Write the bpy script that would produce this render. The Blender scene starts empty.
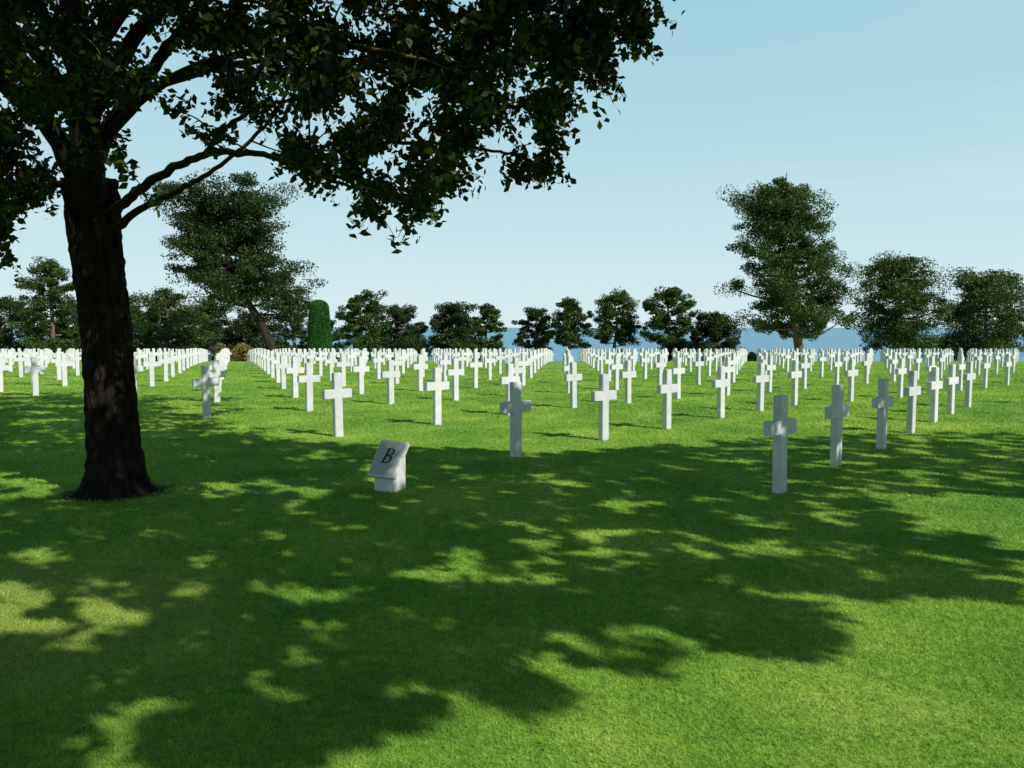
import bpy, bmesh, math, random
import numpy as np
from mathutils import Vector, Matrix, noise as mnoise
PI=math.pi
scene=bpy.context.scene
C=scene.collection
scene.view_settings.view_transform='Standard'
scene.view_settings.look='None'
scene.view_settings.exposure=0
CAMZ=1.7; F=800.0; HZ=325.0
TH=math.atan((384-HZ)/F)
FW=np.array([0,math.cos(TH),-math.sin(TH)]); UP=np.array([0,math.sin(TH),math.cos(TH)]); RT=np.array([1.0,0,0])
CAM=np.array([0,0,CAMZ])
SEL=math.radians(37); SAZ=(0.76,-0.65)
TAN=math.tan(SEL)
EDGE=108
def gz(x,y):
    if y<=0: return 0.0
    if y<EDGE: return -0.0003*y*y
    t=min(1,(y-EDGE)/45); return -0.0003*EDGE*EDGE-42*(t*t*(3-2*t))
def ray(px,py): return FW+RT*(px-512)/F+UP*(384-py)/F
def at(px,py,Y):
    r=ray(px,py); return CAM+r*(Y/r[1])
def ground(px,py):
    z=0
    for _ in range(25):
        r=ray(px,py); t=(z-CAMZ)/r[2]; p=CAM+r*t; z=gz(p[0],p[1])
    return np.array([p[0],p[1],z])
def proj(p):
    d=np.array(p)-CAM; w=d.dot(FW)
    if w<=0.05: return None
    return (512+F*d.dot(RT)/w, 384-F*d.dot(UP)/w)
def inpoly(x,y,P):
    c=False; n=len(P); j=n-1
    for i in range(n):
        xi,yi=P[i]; xj,yj=P[j]
        if (yi>y)!=(yj>y) and x<(xj-xi)*(y-yi)/(yj-yi)+xi: c=not c
        j=i
    return c
# ---------- materials ----------
def mat(name): 
    m=bpy.data.materials.new(name); m.use_nodes=True
    nt=m.node_tree; b=nt.nodes['Principled BSDF']; return m,nt,b
def N(nt,t,**k):
    n=nt.nodes.new(t)
    for a,v in k.items(): setattr(n,a,v)
    return n
def ramp(nt,fac,stops):
    r=N(nt,'ShaderNodeValToRGB'); e=r.color_ramp.elements
    while len(e)<len(stops): e.new(0.5)
    for i,(p,c) in enumerate(stops): e[i].position=p; e[i].color=(*c,1)
    nt.links.new(fac,r.inputs[0]); return r.outputs[0]
def noise(nt,scale,detail=4,rough=.55,vec=None,dist=0):
    n=N(nt,'ShaderNodeTexNoise'); n.inputs['Scale'].default_value=scale; n.inputs['Detail'].default_value=detail
    n.inputs['Roughness'].default_value=rough; n.inputs['Distortion'].default_value=dist
    if vec is None:
        g=N(nt,'ShaderNodeNewGeometry'); vec=g.outputs['Position']
    nt.links.new(vec,n.inputs['Vector']); return n.outputs[0]
def mixc(nt,f,a,b,mode='MIX'):
    m=N(nt,'ShaderNodeMix',data_type='RGBA',blend_type=mode)
    if isinstance(f,float): m.inputs[0].default_value=f
    else: nt.links.new(f,m.inputs[0])
    for s,v in ((6,a),(7,b)):
        if isinstance(v,tuple): m.inputs[s].default_value=(*v,1)
        else: nt.links.new(v,m.inputs[s])
    return m.outputs[2]
def bump(nt,b,h,st,d):
    u=N(nt,'ShaderNodeBump'); u.inputs['Strength'].default_value=st; u.inputs['Distance'].default_value=d
    nt.links.new(h,u.inputs['Height']); nt.links.new(u.outputs[0],b.inputs['Normal'])
TREE=ground(115,492)
def distmask(nt,pt,k,scale,r0,r1,amp=1.0):
    g=N(nt,'ShaderNodeNewGeometry'); vd=N(nt,'ShaderNodeVectorMath',operation='DISTANCE'); nt.links.new(g.outputs['Position'],vd.inputs[0]); vd.inputs[1].default_value=tuple(pt)
    ad=N(nt,'ShaderNodeMath',operation='ADD'); nt.links.new(vd.outputs['Value'],ad.inputs[0])
    mm=N(nt,'ShaderNodeMath',operation='MULTIPLY'); mm.inputs[1].default_value=-k; nt.links.new(noise(nt,scale),mm.inputs[0]); nt.links.new(mm.outputs[0],ad.inputs[1])
    return ramp(nt,ad.outputs[0],[(r0,(amp,)*3),(r1,(0,0,0))])
def lawn_colour(nt):
    a=ramp(nt,noise(nt,.9,6,.6),[(.3,(.175,.345,.045)),(.5,(.24,.42,.058)),(.7,(.36,.51,.10))])
    b=ramp(nt,noise(nt,14,5,.7),[(.3,(.66,.73,.64)),(.7,(1.24,1.18,1.2))])
    k=ramp(nt,noise(nt,.22,4,.55),[(.35,(.76,.86,.85)),(.65,(1.2,1.10,1.0))])
    c=mixc(nt,1.0,mixc(nt,1.0,a,b,'MULTIPLY'),k,'MULTIPLY')
    c=mixc(nt,ramp(nt,noise(nt,2.1,5,.65),[(.66,(0,0,0)),(.76,(.6,.6,.6))]),c,(.20,.19,.07))
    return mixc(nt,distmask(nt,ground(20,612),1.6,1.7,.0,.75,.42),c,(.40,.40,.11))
m_lawn,nt,b=mat('lawn')
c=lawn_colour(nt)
f=ramp(nt,noise(nt,160,4,.8),[(.3,(.5,.55,.5)),(.7,(1.25,1.25,1.2))])
c=mixc(nt,1.0,c,f,'MULTIPLY')
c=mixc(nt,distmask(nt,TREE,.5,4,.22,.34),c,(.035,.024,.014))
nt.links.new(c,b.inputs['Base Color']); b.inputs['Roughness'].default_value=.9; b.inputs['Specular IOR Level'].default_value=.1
bump(nt,b,noise(nt,60,5,.8),.4,.015)
m_blade,nt,b=mat('grass_blades')
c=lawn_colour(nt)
g=N(nt,'ShaderNodeNewGeometry')
v=ramp(nt,g.outputs['Random Per Island'],[(0,(.65,.75,.6)),(.8,(1.2,1.2,1.15)),(.96,(1.4,1.3,1.5)),(1,(2.0,1.5,2.4))])
c=mixc(nt,1.0,c,v,'MULTIPLY')
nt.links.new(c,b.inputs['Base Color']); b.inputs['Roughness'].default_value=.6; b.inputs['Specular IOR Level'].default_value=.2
t=N(nt,'ShaderNodeBsdfTranslucent'); nt.links.new(c,t.inputs[0])
mx=N(nt,'ShaderNodeMixShader'); mx.inputs[0].default_value=.3
nt.links.new(b.outputs[0],mx.inputs[1]); nt.links.new(t.outputs[0],mx.inputs[2]); nt.links.new(mx.outputs[0],nt.nodes['Material Output'].inputs[0])
def leafmat(name,c0,c1,c2,trans=.25,nscale=.6,br=.85):
    m,nt,b=mat(name)
    g=N(nt,'ShaderNodeNewGeometry')
    a=ramp(nt,g.outputs['Random Per Island'],[(0,c0),(.6,c1),(br,c1),(1,c2)])
    k=ramp(nt,noise(nt,nscale,3),[(.3,(.6,.65,.6)),(.7,(1.35,1.3,1.1))])
    c=mixc(nt,1.0,a,k,'MULTIPLY')
    nt.links.new(c,b.inputs['Base Color']); b.inputs['Roughness'].default_value=.5; b.inputs['Specular IOR Level'].default_value=.25
    t=N(nt,'ShaderNodeBsdfTranslucent'); tc=mixc(nt,1.0,c,(1.8,1.8,.5),'MULTIPLY'); nt.links.new(tc,t.inputs[0])
    mx=N(nt,'ShaderNodeMixShader'); mx.inputs[0].default_value=trans
    nt.links.new(b.outputs[0],mx.inputs[1]); nt.links.new(t.outputs[0],mx.inputs[2])
    nt.links.new(mx.outputs[0],nt.nodes['Material Output'].inputs[0]); return m
m_oak=leafmat('broadleaf',(.008,.022,.005),(.018,.040,.007),(.15,.17,.015),.36,1.2,.90)
m_shade=leafmat('shade_broadleaf',(.010,.022,.005),(.024,.042,.007),(.05,.07,.012),.12,1.2)
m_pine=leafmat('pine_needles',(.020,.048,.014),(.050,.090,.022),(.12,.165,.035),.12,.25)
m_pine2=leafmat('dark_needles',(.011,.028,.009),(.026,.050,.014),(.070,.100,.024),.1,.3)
m_hedge=leafmat('hedge_leaves',(.016,.08,.014),(.03,.125,.02),(.05,.16,.03),.1,.8)
m_yel=leafmat('yellow_leaves',(.12,.12,.03),(.2,.18,.04),(.28,.24,.06),.1,.8)
def barkmat(name,c0,c1,sc,moss=False):
    m,nt,b=mat(name)
    tc=N(nt,'ShaderNodeTexCoord'); mp=N(nt,'ShaderNodeMapping'); mp.inputs['Scale'].default_value=(1,1,.3); nt.links.new(tc.outputs['Object'],mp.inputs[0])
    n=noise(nt,sc,8,.75,mp.outputs[0],.8)
    c=ramp(nt,n,[(.35,c0),(.65,c1)])
    if moss:
        g=N(nt,'ShaderNodeNewGeometry'); sx=N(nt,'ShaderNodeSeparateXYZ'); nt.links.new(g.outputs['Normal'],sx.inputs[0])
        ml=N(nt,'ShaderNodeMath',operation='MULTIPLY'); nt.links.new(sx.outputs[2],ml.inputs[0]); nt.links.new(noise(nt,6,4),ml.inputs[1])
        sz_=N(nt,'ShaderNodeSeparateXYZ'); nt.links.new(tc.outputs['Object'],sz_.inputs[0])
        hi=N(nt,'ShaderNodeMath',operation='GREATER_THAN'); nt.links.new(sz_.outputs[2],hi.inputs[0]); hi.inputs[1].default_value=1.2
        m2=N(nt,'ShaderNodeMath',operation='MULTIPLY'); nt.links.new(ml.outputs[0],m2.inputs[0]); nt.links.new(hi.outputs[0],m2.inputs[1])
        c=mixc(nt,ramp(nt,m2.outputs[0],[(.08,(0,0,0)),(.30,(.9,.9,.9))]),c,(.26,.22,.025))
    nt.links.new(c,b.inputs['Base Color']); b.inputs['Roughness'].default_value=.95; b.inputs['Specular IOR Level'].default_value=.15
    bump(nt,b,n,1,.09); return m
m_bark=barkmat('oak_bark',(.006,.005,.004),(.050,.036,.025),18,True)
m_pbark=barkmat('pine_bark',(.07,.05,.04),(.24,.18,.14),5)
m_dbark=barkmat('dark_pine_bark',(.015,.011,.009),(.06,.042,.032),5)
m_marble,nt,b=mat('white_marble')
oi=N(nt,'ShaderNodeObjectInfo')
tone=ramp(nt,oi.outputs['Random'],[(0,(.90,.91,.93)),(1,(1.05,1.05,1.04))])
nt.links.new(mixc(nt,1.0,ramp(nt,noise(nt,7,6,.65),[(.3,(.49,.505,.525)),(.6,(.61,.62,.635))]),tone,'MULTIPLY'),b.inputs['Base Color']); b.inputs['Roughness'].default_value=.55
bump(nt,b,noise(nt,120,3),.12,.004)
m_stone,nt,b=mat('pale_stone')
nt.links.new(ramp(nt,noise(nt,30,6,.7),[(.3,(.48,.49,.48)),(.65,(.62,.62,.60))]),b.inputs['Base Color']); b.inputs['Roughness'].default_value=.6
m_panel,nt,b=mat('grey_stone_panel')
nt.links.new(ramp(nt,noise(nt,40,6,.7),[(.3,(.33,.34,.34)),(.65,(.46,.46,.46))]),b.inputs['Base Color']); b.inputs['Roughness'].default_value=.6
m_ink,nt,b=mat('black_letter'); b.inputs['Roughness'].default_value=.5
nt.links.new(ramp(nt,noise(nt,60),[(.3,(.008,.008,.01)),(.7,(.02,.02,.022))]),b.inputs['Base Color'])
m_sea,nt,b=mat('sea_water')
nt.links.new(ramp(nt,noise(nt,.004,5),[(.3,(.08,.27,.41)),(.7,(.11,.31,.45))]),b.inputs['Base Color']); b.inputs['Roughness'].default_value=.35; b.inputs['Specular IOR Level'].default_value=.5
# ---------- mesh helpers ----------
def tagt(o,label,cat,group=None,kind=None):
    o['label']=label; o['category']=cat
    if group: o['group']=group
    if kind: o['kind']=kind
    return o
def link(name,me,m,parent=None,loc=None):
    o=bpy.data.objects.new(name,me); C.objects.link(o)
    if m: me.materials.append(m)
    if parent: o.parent=parent
    if loc is not None: o.location=loc
    return o
def arr_mesh(name,V,m):
    n=V.shape[0]; me=bpy.data.meshes.new(name)
    me.vertices.add(n*m); me.vertices.foreach_set('co',V.astype(np.float32).ravel())
    me.loops.add(n*m); me.loops.foreach_set('vertex_index',np.arange(n*m,dtype=np.int32))
    me.polygons.add(n); me.polygons.foreach_set('loop_start',np.arange(0,n*m,m,dtype=np.int32))
    me.update(calc_edges=True); me.validate(); return me
def frames(rng,n,updir=0.0):
    a=rng.normal(size=(n,3)); a[:,2]+=updir; a/=np.linalg.norm(a,axis=1)[:,None]
    b=rng.normal(size=(n,3)); b-=a*(a*b).sum(1)[:,None]; b/=np.linalg.norm(b,axis=1)[:,None]
    return a,b,np.cross(a,b)
OAK=np.array([(-.5,0,0),(-.2,.17,.03),(.1,.30,.04),(.5,0,-.06),(.1,-.30,.04),(-.2,-.17,.03)])
QUAD=np.array([(-.5,0,0),(0,.28,0),(.5,0,0),(0,-.28,0)])
def leaves(rng,P,size,shape,up=0.0):
    n=len(P); a,b,c=frames(rng,n,up)
    s=size*rng.uniform(.6,1.25,n)
    return P[:,None,:]+s[:,None,None]*(shape[None,:,0,None]*b[:,None,:]+shape[None,:,1,None]*c[:,None,:]+shape[None,:,2,None]*a[:,None,:])
def cloud(rng,cen,r,n,flat=1.0,shell=.5):
    d=rng.normal(size=(n,3)); d/=np.linalg.norm(d,axis=1)[:,None]
    q=rng.uniform(0,1,n)**shell
    return np.array(cen)+d*q[:,None]*r*np.array([1,1,flat])
class Tube:
    def __init__(s): s.v=[]; s.f=[]
    def add(s,pts,rads,sides=8,rng=None,rough=0,cap=True,ridge=0):
        pts=[Vector(p) for p in pts]; base=len(s.v)
        ph=rng.uniform(0,6,4) if rng is not None else None
        for i,p in enumerate(pts):
            t=(pts[min(i+1,len(pts)-1)]-pts[max(i-1,0)]).normalized()
            x=t.cross(Vector((0.13,1,0.07))); 
            if x.length<.2: x=t.cross(Vector((1,0,0)))
            x.normalize(); y=t.cross(x)
            for k in range(sides):
                a=2*PI*k/sides; r=rads[i]
                if rough: r*=1+rough*(math.sin(3*a+ph[0]+i*.13)+.6*math.sin(5*a+ph[1]-i*.21)+.5*math.sin(8*a+ph[2]+i*.4))
                if ridge:
                    q=Vector((math.cos(a)*5,math.sin(a)*5,p.z*2.2)); r+=ridge*(-abs(mnoise.noise(q*1.3))*1.6+.5*mnoise.noise(q*4)+.4)
                s.v.append(p+(x*math.cos(a)+y*math.sin(a))*r)
        for i in range(len(pts)-1):
            for k in range(sides):
                a=base+i*sides+k; b2=base+i*sides+(k+1)%sides
                s.f.append((a,b2,b2+sides,a+sides))
        if cap:
            s.f.append(tuple(base+(len(pts)-1)*sides+k for k in range(sides)))
    def mesh(s,name,smooth=True):
        me=bpy.data.meshes.new(name); me.from_pydata([tuple(v) for v in s.v],[],s.f); me.update()
        if smooth: me.polygons.foreach_set('use_smooth',[True]*len(me.polygons))
        return me
def spline(pts,n):
    P=[np.array(p,float) for p in pts]; P=[2*P[0]-P[1]]+P+[2*P[-1]-P[-2]]; out=[]
    for i in range(1,len(P)-2):
        for k in range(n):
            t=k/n
            out.append(.5*((2*P[i])+(-P[i-1]+P[i+1])*t+(2*P[i-1]-5*P[i]+4*P[i+1]-P[i+2])*t*t+(-P[i-1]+3*P[i]-3*P[i+1]+P[i+2])*t**3))
    out.append(P[-2]); return out
def grow(tb,samp,targets,rng,r0=.016,r1=.005,sag=.06):
    S=np.array(samp); T=[np.array(t) for t in targets]; out=[None]*len(T)
    d=[np.linalg.norm(S-t,axis=1).min() for t in T]
    for i in np.argsort(d):
        p=T[i]; k=np.argmin(np.linalg.norm(S-p,axis=1)+.35*np.maximum(0,S[:,2]-p[2])); s_=S[k]; ln=np.linalg.norm(p-s_)
        mid=.5*(s_+p)+rng.normal(size=3)*.07*ln+np.array([0,0,sag*ln*2]); q=spline([s_,mid,p],4)
        tb.add(q,list(np.linspace(r0*min(1,.4+ln*.5),r1,len(q))),5); out[i]=q
        S=np.concatenate([S,np.array(q[3:])])
    return out
def thing(name,loc,label,cat,group=None):
    o=bpy.data.objects.new(name,None); C.objects.link(o); o.location=tuple(loc); tagt(o,label,cat,group); o.empty_display_size=.2; return o
# ---------- setting ----------
xs=np.concatenate([np.linspace(-1500,-120,10),np.linspace(-100,100,81),np.linspace(120,1500,10)])
ys=np.concatenate([np.linspace(-400,-20,8),np.linspace(-16,EDGE,90),np.linspace(EDGE+2,EDGE+48,20)])
vv=[]; ff=[]
for y in ys:
    for x in xs: vv.append((x,y,gz(x,y)))
nx=len(xs)
for j in range(len(ys)-1):
    for i in range(nx-1): a=j*nx+i; ff.append((a,a+1,a+1+nx,a+nx))
me=bpy.data.meshes.new('lawn'); me.from_pydata(vv,[],ff); me.polygons.foreach_set('use_smooth',[True]*len(ff))
o=link('lawn_ground',me,m_lawn); tagt(o,'mown green lawn sloping gently toward the sea','lawn',kind='structure')
me=bpy.data.meshes.new('sea'); me.from_pydata([(-30000,130,-45),(30000,130,-45),(30000,14000,-45),(-30000,14000,-45)],[],[(0,1,2,3)])
o=link('sea',me,m_sea); tagt(o,'blue sea showing beyond the row of trees','sea',kind='structure')
# grass blades
rng=np.random.default_rng(3)
NB=820000
Y=2.3*(50/2.3)**rng.uniform(0,1,NB); X=rng.uniform(-1,1,NB)*(.74*Y+.8)
keep=(np.hypot(X-TREE[0],Y-TREE[1])>rng.uniform(.38,.55,NB))&(rng.uniform(0,1,NB)>np.clip((Y-18)/32,0,1)); X=X[keep]; Y=Y[keep]; n=len(X)
Z=-0.0003*Y*Y
h=rng.uniform(.006,.022,n)*(1+.03*Y); w=.00062*Y*rng.uniform(.6,1.2,n)+.0004
an=rng.uniform(0,2*PI,n); la=rng.uniform(0,2*PI,n); le=h*rng.uniform(.4,1.8,n)
V=np.zeros((n,3,3))
V[:,0]=np.stack([X-np.cos(an)*w,Y-np.sin(an)*w,Z-.002],1); V[:,1]=np.stack([X+np.cos(an)*w,Y+np.sin(an)*w,Z-.002],1)
V[:,2]=np.stack([X+np.cos(la)*le,Y+np.sin(la)*le,Z+h],1)
o=link('grass',arr_mesh('grass',V,3),m_blade); tagt(o,'short mown grass blades covering the near lawn','grass',kind='stuff')
# ---------- crosses ----------
anch={(0,0):(779,493),(1,0):(839,466),(2,0):(880,449),(3,0):(910,433),(4,0):(934,422),(5,0):(951,414),(6,0):(966,407),
(0,1):(516,457),(1,1):(604,440),(2,1):(668,429),(3,1):(720,418),(4,1):(760,411),(5,1):(793,405),
(0,2):(338,437),(1,2):(437,425),(2,2):(511,415),(3,2):(573,408),(0,3):(207,418),(1,3):(311,411),(2,3):(392,404),(0,5):(34,396),(1,6):(64,386)}
extra={(8,11):(229,367),(8,10):(268,370)}
A=[];B=[]
for (k,j),(px,py) in list(anch.items())+list(extra.items())*2:
    p=ground(px,py); w_=1.0; A.append([1,k,j]); B.append(p[:2])
sol,_,_,_=np.linalg.lstsq(np.array(A,float),np.array(B),rcond=None)
O2,ga,gb=sol
resk=np.array([list(k) for k in anch]); resv=np.array([ground(*v)[:2]-(O2+k[0]*ga+k[1]*gb) for k,v in anch.items()])
def gpos(k,j):
    p=O2+k*ga+j*gb; d=np.hypot(resk[:,0]-k,resk[:,1]-j); w_=np.exp(-(d/.45)**2)
    return p+(w_[:,None]*resv).sum(0)/(w_.sum()+.03)
arm=math.atan2(ga[1],ga[0])
def cross_geo():
    hw=.068; t=.046; W=.238; z0,z1,z2,z3=-.1,.60,.745,1.0
    out=[(-hw,z0),(hw,z0),(hw,z1),(W,z1),(W,z2),(hw,z2),(hw,z3),(-hw,z3),(-hw,z2),(-W,z2),(-W,z1),(-hw,z1)]
    bm=bmesh.new(); fr=[bm.verts.new((x,-t,z)) for x,z in out]; bk=[bm.verts.new((x,t,z)) for x,z in out]
    bm.faces.new(fr); bm.faces.new(list(reversed(bk)))
    for i in range(12):
        j=(i+1)%12; bm.faces.new((fr[j],fr[i],bk[i],bk[j]))
    bmesh.ops.recalc_face_normals(bm,faces=bm.faces)
    bmesh.ops.bevel(bm,geom=list(bm.edges),offset=.007,segments=2,affect='EDGES')
    me=bpy.data.meshes.new('grave_cross'); bm.to_mesh(me); bm.free(); return me
cme=cross_geo(); cme.materials.append(m_marble)
ordw=['first','second','third','fourth','fifth','sixth','seventh','eighth','ninth','tenth','eleventh','twelfth']
cand=[]
for j in range(0,60):
    for k in range(0,80):
        p=gpos(k,j)
        if p[1]>82: continue
        q=proj((p[0],p[1],gz(*p)+.5))
        if q is None or q[0]<-45 or q[0]>1065: continue
        cand.append((p[1],k,j,p,q))
cand.sort(key=lambda c:c[0])
print('CROSSES',len(cand))
rr=random.Random(8)
rest=[]
for i,(d,k,j,p,q) in enumerate(cand):
    rz=arm+math.radians(rr.uniform(-2,2)); loc=(p[0]+rr.uniform(-.03,.03),p[1]+rr.uniform(-.03,.03),gz(*p)+rr.uniform(-.015,.015))
    if i>=298: rest.append((loc,rz)); continue
    o=bpy.data.objects.new('grave_cross',cme); C.objects.link(o); o.location=loc; o.rotation_euler=(math.radians(rr.uniform(-.6,.6)),math.radians(rr.uniform(-.6,.6)),rz)
    if (k,j)==(0,0): lab='nearest and largest white marble cross, standing in tree shade at right'
    elif k<=8 and j<=5 and d<27:
        row='row furthest right' if j==0 else ordw[j]+' row from the right'
        lab=('white marble cross at the near end of the '+row) if k==0 else 'white marble cross, %s from the near end of the %s'%(ordw[k],row)
    else:
        z=q[0]; band='middle rows' if d<32 else 'back rows'
        where='left of the foreground trunk' if z<100 else 'between the foreground trunk and the clipped column' if z<320 else 'between the clipped column and the picture centre' if z<512 else 'between the picture centre and the tallest pine' if z<790 else 'right of the tallest pine'
        lab='white marble cross in the %s, %s'%(band,where)
    tagt(o,lab,'grave cross','white marble crosses standing in rows on the lawn')
if rest:
    nv=len(cme.vertices); co=np.zeros(nv*3); cme.vertices.foreach_get('co',co); co=co.reshape(-1,3)
    polys=[tuple(p.vertices) for p in cme.polygons]; VV=[];FF=[]
    for n_,(loc,rz) in enumerate(rest):
        c_,s_=math.cos(rz),math.sin(rz)
        Q=np.stack([co[:,0]*c_-co[:,1]*s_+loc[0],co[:,0]*s_+co[:,1]*c_+loc[1],co[:,2]+loc[2]],1)
        VV+=[tuple(x) for x in Q]; FF+=[tuple(v+n_*nv for v in p) for p in polys]
    me=bpy.data.meshes.new('far_crosses'); me.from_pydata(VV,[],FF)
    o=link('distant_grave_crosses',me,m_marble); tagt(o,'farthest tiny white crosses crowded in front of the tree line','grave crosses',kind='stuff')
# ---------- section marker ----------
mk=ground(389,490)
t=thing('section_marker',mk,'small pale stone section marker with a sloping face lettered B','marker')
t.rotation_euler=(0,0,math.radians(-27))
def prism(prof,x0,x1,bev):
    bm=bmesh.new(); a=[bm.verts.new((x0,y,z)) for y,z in prof]; b_=[bm.verts.new((x1,y,z)) for y,z in prof]
    bm.faces.new(a); bm.faces.new(list(reversed(b_))); n=len(prof)
    for i in range(n): j=(i+1)%n; bm.faces.new((a[j],a[i],b_[i],b_[j]))
    bmesh.ops.recalc_face_normals(bm,faces=bm.faces); bmesh.ops.bevel(bm,geom=list(bm.edges),offset=bev,segments=2,affect='EDGES')
    me=bpy.data.meshes.new('p'); bm.to_mesh(me); bm.free(); return me
link('pedestal',prism([(-.09,-.05),(.13,-.05),(.13,.39),(.100,.440),(-.02,.305),(-.09,.20)],-.125,.125,.006),m_stone,t)
sl=link('sloping_face',prism([(-.155,.165),(-.120,.138),(.150,.475),(.11,.508)],-.172,.172,.006),m_stone,t)
ang=math.atan2(.508-.165,.11+.155)
nrm=np.array([0,-math.sin(ang),math.cos(ang)])
mid=np.array([0.0,(-.155+.11)/2,(.165+.508)/2]); upv=np.array([0,math.cos(ang),math.sin(ang)])
bm=bmesh.new(); bmesh.ops.create_cube(bm,size=1); bmesh.ops.scale(bm,vec=(.300,.385,.006),verts=bm.verts); me=bpy.data.meshes.new('face_panel'); bm.to_mesh(me); bm.free()
pn=link('face_panel',me,m_panel,sl,tuple(mid)); pn.rotation_euler=(ang,0,0)
def letterB():
    def arc(cx,cy,rx,ry,n=12): return [(cx+rx*math.cos(a),cy+ry*math.sin(a)) for a in [(-PI/2+PI*i/n) for i in range(n+1)]]
    outer=[(-.03,0)]+arc(.055,.053,.055,.053)+arc(.05,.153,.047,.047)+[(-.03,.2),(-.03,.192),(-.008,.188),(-.008,.012),(-.03,.008)]
    h1=[(.018,.010)]+arc(.05,.053,.034,.041)+[(.018,.096)]
    h2=[(.018,.112)]+arc(.045,.151,.027,.038)+[(.018,.189)]
    cu=bpy.data.curves.new('B','CURVE'); cu.dimensions='2D'; cu.fill_mode='BOTH'; cu.extrude=.0015
    for pl in (outer,h1,h2):
        s=cu.splines.new('POLY'); s.points.add(len(pl)-1); s.use_cyclic_u=True
        for i,(x,y) in enumerate(pl): s.points[i].co=(x-.035+(y-.1)*.16,y-.1,0,1)
    to=bpy.data.objects.new('tmp',cu); C.objects.link(to); bpy.context.view_layer.update()
    me=bpy.data.meshes.new_from_object(to.evaluated_get(bpy.context.evaluated_depsgraph_get())); bpy.data.objects.remove(to); me.materials.clear(); return me
lo=link('letter',letterB(),m_ink,sl); lo['label']='black capital letter B'
lo.rotation_euler=(ang,0,0)
lo.location=tuple(mid+upv*.03+nrm*.005); lo.scale=(.86,.86,1)
# ---------- foreground tree ----------
Yt=TREE[1]
POLY=[(-80,262),(0,258),(28,245),(42,218),(48,188),(75,170),(130,170),(165,168),(200,165),(250,162),(275,170),(298,180),(312,208),(325,208),(335,185),(365,200),(400,212),(430,212),(450,185),(475,175),(530,176),(562,172),(562,145),(575,120),(550,88),(595,74),(615,50),(640,34),(656,0),(656,-60),(-80,-60)]
rng=np.random.default_rng(11)
t=thing('oak_tree',TREE,'large dark broadleaf tree with thick trunk and overhanging branches at left','tree')
tb=Tube()
L=lambda *p:[at(*q) for q in p]
tr=L((116,503,Yt),(116,470,Yt),(114,440,Yt),(107,350,Yt),(98,260,Yt),(92,205,Yt),(90,180,Yt))
tp=spline(tr,20)
def trad(p):
    z=p[2]-TREE[2]
    return .222+.09*math.exp(-max(z,0)/.13)+.05*math.exp(-max(z,0)/.5)+.02*math.exp(-((z-2.9)/.5)**2)
tb.add(tp,[trad(p) for i,p in enumerate(tp)],110,rng,.018,ridge=.04)
for a in (0.2,1.5,2.9,3.9,5.2):
    p0=TREE+np.array([math.cos(a)*.16,math.sin(a)*.16,.28]); p1=TREE+np.array([math.cos(a)*.28,math.sin(a)*.28,.04]); p2=TREE+np.array([math.cos(a)*.42,math.sin(a)*.42,-.07])
    q=spline([p0,p1,p2],5); tb.add(q,list(np.linspace(.10,.055,len(q))),8,rng,.03)
limbs=[(L((91,215,Yt),(87,150,7.8),(82,80,7.7),(72,0,7.6),(62,-120,7.5),(80,-260,7.5)),.18,.08),
(L((88,205,Yt),(55,135,7.7),(12,92,7.5),(-60,40,7.2),(-150,-20,7)),.12,.05),
(L((103,222,Yt),(128,200,7.8),(165,172,7.6),(205,155,7.3),(250,153,7.0),(300,165,6.8),(345,180,6.6)),.060,.016),
(L((104,238,Yt),(140,210,8.0),(175,192,8.2),(215,170,8.5),(270,120,8.8),(300,60,9)),.045,.014),
(L((92,170,Yt),(120,110,7.9),(150,70,7.9),(190,20,7.8),(240,-60,7.8),(260,-200,7.8)),.080,.035),
(L((92,165,Yt),(130,110,7.6),(200,65,7.1),(330,45,6.6),(450,70,6.3),(520,110,6.1)),.058,.014),
(L((88,120,7.8),(150,20,7.6),(260,-50,7.3),(420,-70,7.1),(590,-30,7.0)),.085,.03),
(L((300,165,6.8),(350,148,6.7),(420,142,6.6),(500,152,6.5),(545,165,6.5)),.026,.008),
(L((88,190,Yt),(50,185,8.1),(15,205,8.3),(-50,225,8.5)),.05,.018),
(L((84,100,7.7),(60,40,8.2),(20,-20,8.8),(-40,-120,9.5)),.075,.03),
(L((84,110,7.8),(40,60,7.6),(0,10,7.3),(-50,-60,7)),.08,.04),
(L((90,140,7.8),(150,90,8.6),(260,60,9.5),(380,60,10)),.06,.025),
(L((82,60,7.7),(180,-60,6.5),(320,-120,5.6),(420,-160,5)),.09,.04),
(L((205,155,7.3),(225,128,7.1),(265,105,6.9),(310,98,6.8)),.03,.012),
(L((420,-70,7.1),(510,-10,6.9),(575,15,6.8),(615,15,6.8)),.026,.007),
(L((450,70,6.3),(500,65,6.2),(550,60,6.2),(590,55,6.2)),.022,.006),
(L((300,165,6.8),(345,185,6.6),(400,195,6.5),(435,205,6.5)),.02,.006)]
samp=[]
for pts,r0_,r1_ in limbs:
    q=spline(pts,8); n_=len(q)
    q=[p+rng.normal(size=3)*.007*(i>1) for i,p in enumerate(q)]
    tb.add(q,[r0_+(r1_-r0_)*(i/(n_-1))**.7 for i in range(n_)],12,rng,.03)
    for i,p in enumerate(q):
        if i>4: samp.append(p)
sprays=[]
cnt=0
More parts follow.
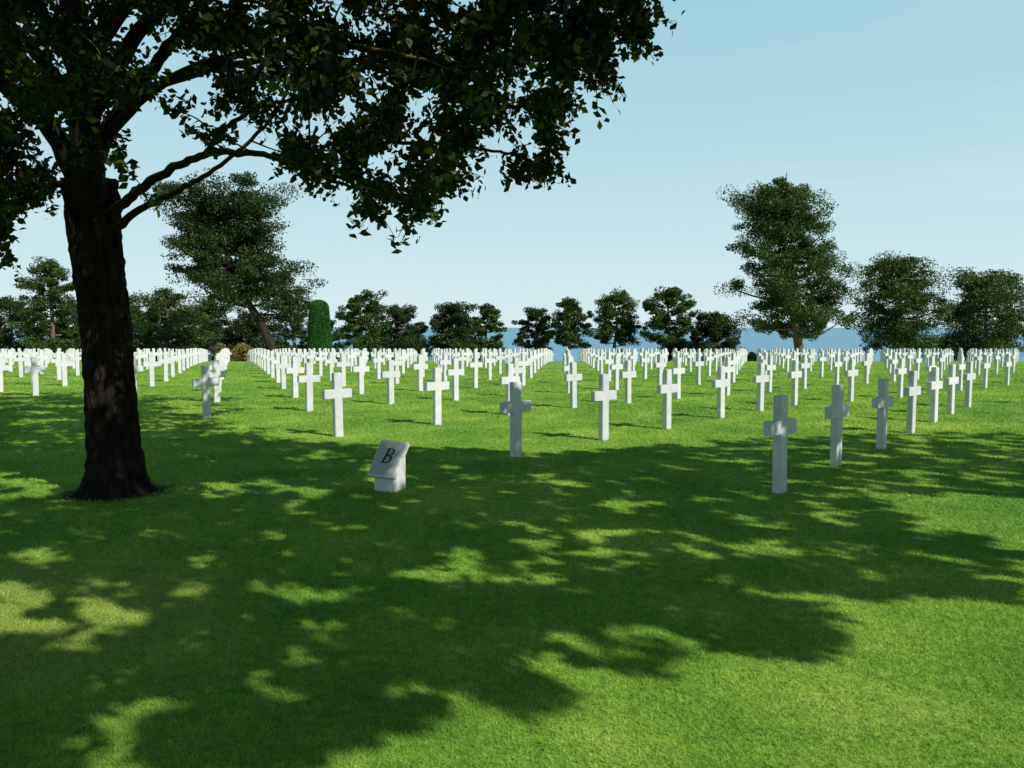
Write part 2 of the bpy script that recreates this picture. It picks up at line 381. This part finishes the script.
while cnt<520:
    px=rng.uniform(-80,660); py=rng.uniform(-60,262)
    if not inpoly(px,py,POLY): continue
    if 105<px<290 and 80<py and rng.uniform()<.78: continue
    if 50<px<170 and 0<py<190 and rng.uniform()<.50: continue
    if -20<px<=50 and 60<py<170 and rng.uniform()<.35: continue
    if py>110 and px>60 and rng.uniform()<.25: continue
    p=at(px,py,rng.uniform(5.8,9.0))
    thr=-.12-(0 if px<330 else .08)
    if px>520 and py>50: thr=-.05
    if mnoise.noise(Vector((px/50,py/42,p[1]*.08+1.7)))<thr: continue
    sprays.append(p); cnt+=1
for _ in range(26):   # the thin tip of the crown at the upper right
    px=rng.uniform(560,650); py=rng.uniform(-40,55-.5*(px-590) if px>590 else 60)
    sprays.append(at(px,py,rng.uniform(6.3,7.4)))
tw=grow(tb,samp,sprays,rng,.016,.0045)
LP=[]; SZ=[]
for p,q in zip(sprays,tw):
    dirv=(q[-1]-q[-4]); dirv/=np.linalg.norm(dirv)+1e-6
    nb=rng.integers(4,7)
    for b_ in range(nb):
        st=q[-1-rng.integers(0,4)]; e=st+dirv*rng.uniform(.05,.22)+rng.normal(size=3)*.11+np.array([0,0,-.04])
        tb.add([st,.5*(st+e)+np.array([0,0,.02]),e],[.005,.004,.002],4)
        nl=rng.integers(13,23); tt=rng.uniform(.1,1.05,nl)[:,None]
        LP.append(st+(e-st)*tt+rng.normal(size=(nl,3))*.042); SZ.append(np.full(nl,.084))
nvis=sum(len(x) for x in LP)
ups=[]
for c0,R0,nn in ((np.array([-3.2,7.6,6.6]),np.array([5.0,4.2,3.4]),200),(np.array([-2.4,9.2,9.0]),np.array([5.6,4.6,3.4]),260)):
    k_=0
    while k_<nn:
        d=rng.uniform(-1,1,3)
        if np.linalg.norm(d)>1: continue
        p=c0+d*R0; q=proj(p)
        if q is not None and q[1]>-45: continue
        k_+=1; ups.append(p)
grow(tb,samp,ups,rng,.03,.008)
for p in ups:
    r=rng.uniform(.3,.55); LP.append(cloud(rng,p,r,55,.8,.6)); SZ.append(np.full(55,.19))
tb.v=[v-Vector(TREE) for v in tb.v]
link('trunk',tb.mesh('trunk'),m_bark,t)
P=np.concatenate(LP)-TREE; sz=np.concatenate(SZ)
link('crown',arr_mesh('crown',leaves(rng,P,sz,OAK,.3),6),m_oak,t)
print('LEAVES',len(P),nvis)
# ---------- trees to the right, outside the frame, that shade the lawn ----------
SH=[[(-300,1000),(0,800),(280,758),(520,708),(560,668),(690,668),(830,655),(800,615),(1010,600),(1020,545),(900,515),(860,490),(1200,500),(1200,425),(860,432),(700,440),(560,452),(330,440),(120,432),(-300,440)],
    [(-300,388),(320,392),(330,408),(-300,412)]]
LIT=[[(-20,580),(100,585),(120,635),(-20,635)],[(150,478),(330,483),(340,494),(200,494)],[(390,566),(540,556),(560,580),(430,596)],[(660,542),(870,533),(860,550),(680,564)],[(-20,462),(70,462),(70,492),(-20,500)]]
LITH=[[(365,462),(408,462),(412,492),(362,492)]]
def shadow_px(p):
    return proj(np.array([p[0]-p[2]/TAN*SAZ[0],p[1]-p[2]/TAN*SAZ[1],0]))
def okshade(p):
    s=shadow_px(p)
    if s is None: return True
    if s[0]<-60 or s[0]>1100 or s[1]>820 or s[1]<330: return True
    return any(inpoly(s[0],s[1],S) for S in SH)
def shade_tree(cen,R,trunk,top,n,seed,label,leaf=.13):
    rng=np.random.default_rng(seed); base=np.array([trunk[0],trunk[1],gz(*trunk)])
    t=thing('broadleaf_tree',base,label,'tree'); tb=Tube(); top=np.array(top,float)
    tp=spline([base-np.array([0,0,.1]),base*.5+top*.5+np.array([.1,0.05,0]),top],6)
    tb.add(tp,[.24*(1-.7*i/(len(tp)-1))+.2*math.exp(-i/1.2) for i in range(len(tp))],14,rng,.03)
    main=list(tp[9:]); pts=[]; tries=0
    while len(pts)<n and tries<200000:
        tries+=1
        d=rng.uniform(-1,1,3)
        if np.linalg.norm(d)>1: continue
        p=np.array(cen)+d*np.array(R); q=proj(p)
        if q is not None and -60<q[0]<1090 and q[1]>-70: continue
        if p[2]<3.2: continue
        s=shadow_px(p)
        if s is not None:
            if not any(inpoly(s[0],s[1],S) for S in SH):
                if s[1]>0 and -120<s[0]<1190 and s[1]<1100: continue
            if any(inpoly(s[0],s[1],S) for S in LIT) and rng.uniform()<.80: continue
            if any(inpoly(s[0],s[1],S) for S in LITH): continue
            gx=p[0]-p[2]/TAN*SAZ[0]; gy=p[1]-p[2]/TAN*SAZ[1]
            lim=.40 if (s[0]<350 and s[1]>640) else .24
            if .45*mnoise.noise(Vector((gx*2.2,gy*1.6,3.3)))+1.0*mnoise.noise(Vector((gx*6.5,gy*4.2,9.3)))>lim and rng.uniform()<.97: continue
        elif rng.uniform()<.7: continue
        pts.append(p)
    made=0
    for _ in range(300):
        e=pts[int(rng.integers(len(pts)))]; st=tp[7+made%5]
        q=spline([st,.5*(st+e)+np.array([0,0,.3]),e],6)
        if not all(okshade(x) for x in q): continue
        tb.add(q,list(np.linspace(.045,.012,len(q))),8,rng,.02); main+=list(q[3:]); made+=1
        if made>=8: break
    grow(tb,main,pts,rng,.012,.004,.03)
    LP=[cloud(rng,p,rng.uniform(.08,.21),38,.75,.6) for p in pts]
    tb.v=[v-Vector(base) for v in tb.v]
    link('trunk',tb.mesh('trunk'),m_bark,t)
    P=np.concatenate(LP)-base; link('crown',arr_mesh('crown',leaves(rng,P,leaf,OAK,.5),6),m_shade,t); print('SHADE',len(pts),tries,made)
shade_tree((5.0,.6,6.8),(6.2,6.4,2.9),(8.8,3.4),(6.3,2.2,6.0),3700,21,'broadleaf tree beside the viewpoint whose shade covers the near lawn')
shade_tree((11.6,4.8,6.6),(4.6,4.2,2.8),(13,5),(12,5,6.5),850,22,'broadleaf tree beyond the right edge shading the front crosses')
# ---------- background conifers ----------
FAR=1.22
def conifer(name,px,Yd,top,wpx,label,cb=.3,seed=1,nl=26,prof=None,m=None,leaf=.3,lean=0,crr=.16,per=150,fl=.5,group=None,cat='tree',trunk_r=None,tm=None,fr=(.45,.75,1.0)):
    Yd*=FAR
    rng=np.random.default_rng(seed)
    x=(px-512)/F*Yd; base=np.array([x,Yd,gz(x,Yd)]); ztop=at(px,top,Yd)[2]; H=ztop-base[2]; R=wpx/2/F*Yd
    t=thing(name,base,label,cat,group); tb=Tube(); tr_=trunk_r or H*.026
    lx=lean/F*Yd
    pts=[(0,0,-.3),(lx*.3+rng.normal()*.01*H,rng.normal()*.02*H,H*.22),(lx*.8+rng.normal()*.015*H,rng.normal()*.02*H,H*.5),(lx+rng.normal()*.01*H,0,H*.8),(lx,0,H*.95)]
    q=spline(pts,6); zs=[a[2] for a in q]; tb.add(q,[tr_*(1.15-1.0*i/(len(q)-1)) for i in range(len(q))],9,rng,.04)
    LP=[]
    for i in range(nl):
        u=((i+.5)/nl); tt=cb+(1-cb)*u*.97; pr=(prof or (lambda u:math.sin(PI*min(1,u*.8+.22))**.7))(u)
        k=min(range(len(q)),key=lambda z:abs(zs[z]-H*max(.1,tt-.08))); st=np.array(q[k])
        a=i*2.39996+rng.uniform(-.5,.5); Lr=R*pr*rng.uniform(.55,1.05)
        e=np.array([st[0]+math.cos(a)*Lr,st[1]+math.sin(a)*Lr,H*tt+rng.uniform(-.04,.05)*H])
        br=spline([st,.5*(st+e)+np.array([0,0,-.03*H]),e],4)
        tb.add(br,list(np.linspace(tr_*.38,tr_*.1,len(br))),5)
        for f_ in (fr if pr>.35 else (.6,1)):
            c_=st+(e-st)*f_+rng.normal(size=3)*np.array([.05,.05,.03])*R; cr=crr*R*rng.uniform(.6,1.4)*(1.1 if f_>.5 else .8)
            c_[2]=min(c_[2],H-cr*fl*.8)
            for s_ in range(3):
                cs=c_+rng.normal(size=3)*cr*np.array([.45,.45,.26]); LP.append(cloud(rng,cs,cr*rng.uniform(.5,.85),int(per/3),fl*rng.uniform(.8,1.3),.40))
    link('trunk',tb.mesh('trunk'),tm or m_pbark,t)
    P=np.concatenate(LP); link('crown',arr_mesh('crown',leaves(rng,P,leaf,QUAD,.6),4),m or m_pine,t)
    return t
umb=lambda u:(.60+.50*math.sin(PI*min(1,u*.9+.1)))*(1 if u<.8 else .75)
conifer('pine_tree',802,62,179,118,'tallest open-crowned pine tree rising at the right above the crosses',cb=.20,seed=4,nl=58,crr=.21,per=520,leaf=.22,fl=.70,fr=(.35,.7,1.0),
        prof=lambda u:(.50+.55*math.sin(PI*(u*.80+.1)))*(1-.28*u*u)*(1+.12*math.sin(u*23)),lean=-22,trunk_r=.42)
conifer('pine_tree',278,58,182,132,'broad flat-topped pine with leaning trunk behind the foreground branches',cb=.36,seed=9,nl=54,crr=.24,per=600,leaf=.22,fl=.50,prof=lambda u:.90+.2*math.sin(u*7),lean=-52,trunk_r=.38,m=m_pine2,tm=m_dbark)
for n_,(px,Yd,top,w,lab,cb,sd,nl,pr,mt) in enumerate([
 (896,70,256,92,'broad rounded dark pine just right of the tallest pine',.14,31,44,umb,m_pine),
 (985,72,271,92,'broad rounded dark pine at the right edge of the picture',.14,32,44,umb,m_pine),
 (668,74,286,52,'medium pine with a domed crown left of the tallest pine',.26,33,25,umb,m_pine),
 (614,76,291,48,'wind-shaped small pine, second of the line left of the tallest pine',.28,34,22,umb,m_pine),
 (570,76,299,44,'small round-topped pine just right of the picture centre',.28,35,20,umb,m_pine),
 (536,78,308,38,'low small pine beside the gap onto the sea',.24,36,18,umb,m_pine2),
 (487,76,304,34,'small open pine left of the gap onto the sea',.24,37,18,umb,m_pine),
 (452,74,303,56,'flat-topped pine in the middle of the central tree group',.24,38,24,umb,m_pine2),
 (400,77,306,56,'low dark pine between the clipped column and the flat-topped pine',.12,39,26,umb,m_pine2),
 (362,70,292,48,'rounded small pine just right of the clipped column',.24,40,22,umb,m_pine),
 (712,74,313,58,'low bushy conifer at the left foot of the tallest pine',.0,41,24,umb,m_pine2),
 (168,72,288,80,'low dark conifer directly right of the foreground trunk',.0,42,28,umb,m_pine),
 (294,75,288,44,'dark conifer behind the right side of the leaning pine',.1,43,22,umb,m_pine2),
 (52,66,262,62,'dark conifer left of the foreground trunk',.08,44,28,umb,m_pine),
 (12,72,296,70,'low dark conifer at the left edge of the picture',.0,45,26,umb,m_pine2),
 (110,74,292,60,'dark conifer half hidden behind the foreground trunk',.0,46,24,umb,m_pine2),
 (218,78,300,70,'low dense conifer behind the leaning pine',.0,47,24,umb,m_pine2),
 (140,80,305,60,'dark conifer close beside the foreground trunk, behind the other conifers',.0,48,24,umb,m_pine2),
 (196,81,306,60,'dark conifer filling the gap left of the leaning pine',.0,49,24,umb,m_pine2),
 (256,80,312,60,'low dark conifer behind the leaning trunk',.0,50,24,umb,m_pine2),
 (80,80,305,60,'low dark conifer hidden between the left trees',.0,58,24,umb,m_pine2),
 (326,81,318,40,'low dark conifer directly behind the clipped column',.0,59,20,umb,m_pine2)]):
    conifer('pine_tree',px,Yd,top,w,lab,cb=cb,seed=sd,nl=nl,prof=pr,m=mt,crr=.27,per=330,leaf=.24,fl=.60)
def topiary():
    rng=np.random.default_rng(77); Yd=68; px=320; x=(px-512)/F*Yd; base=np.array([x,Yd,gz(x,Yd)]); H=at(px,300,Yd)[2]-base[2]; R=13.5/F*Yd
    t=thing('clipped_hedge_column',base,'tall clipped green hedge column with rounded top behind the crosses','topiary')
    tb=Tube(); q=[(0,0,-.2),(0,0,.3*H),(0,0,.7*H)]; tb.add(q,[.12,.1,.06],8); link('trunk',tb.mesh('trunk'),m_pbark,t)
    n=45000; u=rng.uniform(0,1,n)**.9; a=rng.uniform(0,2*PI,n)
    rad=R*(1.0-.34*u)*np.where(u>.88,np.sqrt(np.maximum(0,1-((u-.88)/.12)**2)),1)*rng.uniform(.93,1.0,n)
    P=np.stack([np.cos(a)*rad,np.sin(a)*rad,u*H],1)
    link('crown',arr_mesh('crown',leaves(rng,P,.11,QUAD,.2),4),m_hedge,t)
topiary()
def bush(px,Yd,w,h,label,m,seed,cat='shrub',name='low_shrub'):
    Yd*=FAR; w*=FAR; h*=FAR
    rng=np.random.default_rng(seed); x=(px-512)/F*Yd; base=np.array([x,Yd,gz(x,Yd)])
    t=thing(name,base,label,cat); tb=Tube(); LP=[]
    for i in range(9):
        e=np.array([rng.uniform(-.45,.45)*w,rng.uniform(-.2,.2)*w,rng.uniform(.35,.75)*h]); tb.add([(e[0]*.3,e[1]*.3,-.1),e*.6,e],[.05,.035,.02],5)
        LP.append(cloud(rng,e,.36*h,500,.8,.4)); LP.append(cloud(rng,(e[0],e[1],h*.25),.36*h,300,.8,.4))
    link('stem',tb.mesh('stem'),m_pbark,t); link('foliage',arr_mesh('f',leaves(rng,np.concatenate(LP),.2,QUAD,.3),4),m,t)
bush(236,70,3.2,1.7,'low yellowish clipped shrub at the end of the grass aisle',m_yel,51)
bush(268,70,3,2.2,'dark low shrub right of the yellowish shrub',m_pine2,52)
bush(690,72,5,2.0,'dark low shrub between the domed pine and the tallest pine',m_pine2,53)
bush(425,73,5,2.6,'dark low shrub under the central tree group',m_pine2,54)
bush(378,75,5,2.6,'dark low shrub between the rounded small pine and the low dark pine',m_pine2,60)
bush(470,77,4,2.4,'dark low shrub between the flat-topped pine and the small open pine',m_pine2,61)
bush(745,76,5,1.0,'dark low shrub right beside the tallest pine trunk base',m_pine2,55)
bush(945,72,5,2.6,'dark low shrub between the two broad rounded pines',m_pine2,56)
# ---------- light ----------
s=Vector((SAZ[0]*math.cos(SEL),SAZ[1]*math.cos(SEL),math.sin(SEL))); s.normalize()
ld=bpy.data.lights.new('sun','SUN'); ld.energy=5; ld.angle=math.radians(.4); ld.color=(1,.96,.87)
lo=bpy.data.objects.new('sun',ld); C.objects.link(lo); lo.rotation_euler=s.to_track_quat('Z','Y').to_euler(); lo.location=(20,-20,30)
w=bpy.data.worlds.new('World'); scene.world=w; w.use_nodes=True; nt=w.node_tree; bg=nt.nodes['Background']
sk=nt.nodes.new('ShaderNodeTexSky'); sk.sky_type='NISHITA'; sk.sun_disc=False; sk.sun_elevation=SEL; sk.sun_rotation=math.atan2(SAZ[0],SAZ[1]); sk.air_density=1.0; sk.dust_density=.6; sk.ozone_density=1.0
tc=nt.nodes.new('ShaderNodeTexCoord'); sp=nt.nodes.new('ShaderNodeSeparateXYZ'); nt.links.new(tc.outputs['Generated'],sp.inputs[0])
K=1/.085
gr=ramp(nt,sp.outputs[2],[(0,(.70,.85,.89)),(.08,(.61,.80,.86)),(.22,(.46,.72,.80)),(.39,(.33,.62,.73)),(.46,(.05,.14,.23)),(1,(.006,.025,.07))])
mp=nt.nodes.new('ShaderNodeMapping'); mp.inputs['Scale'].default_value=(1.2,1.2,9); nt.links.new(tc.outputs['Generated'],mp.inputs[0])
cn=noise(nt,2.2,6,.6,mp.outputs[0],.4); cf=ramp(nt,cn,[(.5,(0,0,0)),(.75,(.22,.22,.22))])
gr=mixc(nt,cf,gr,(.76,.87,.89))
grk=mixc(nt,1.0,gr,(K,K,K),'MULTIPLY')
fin=mixc(nt,.97,sk.outputs[0],grk)
nt.links.new(fin,bg.inputs[0]); bg.inputs[1].default_value=.085
cd=bpy.data.cameras.new('camera'); co_=bpy.data.objects.new('camera',cd); C.objects.link(co_)
cd.sensor_width=36; cd.lens=F/1024*36; cd.clip_end=60000; cd.clip_start=.05
co_.location=(0,0,CAMZ); co_.rotation_euler=(PI/2-TH,0,0); scene.camera=co_
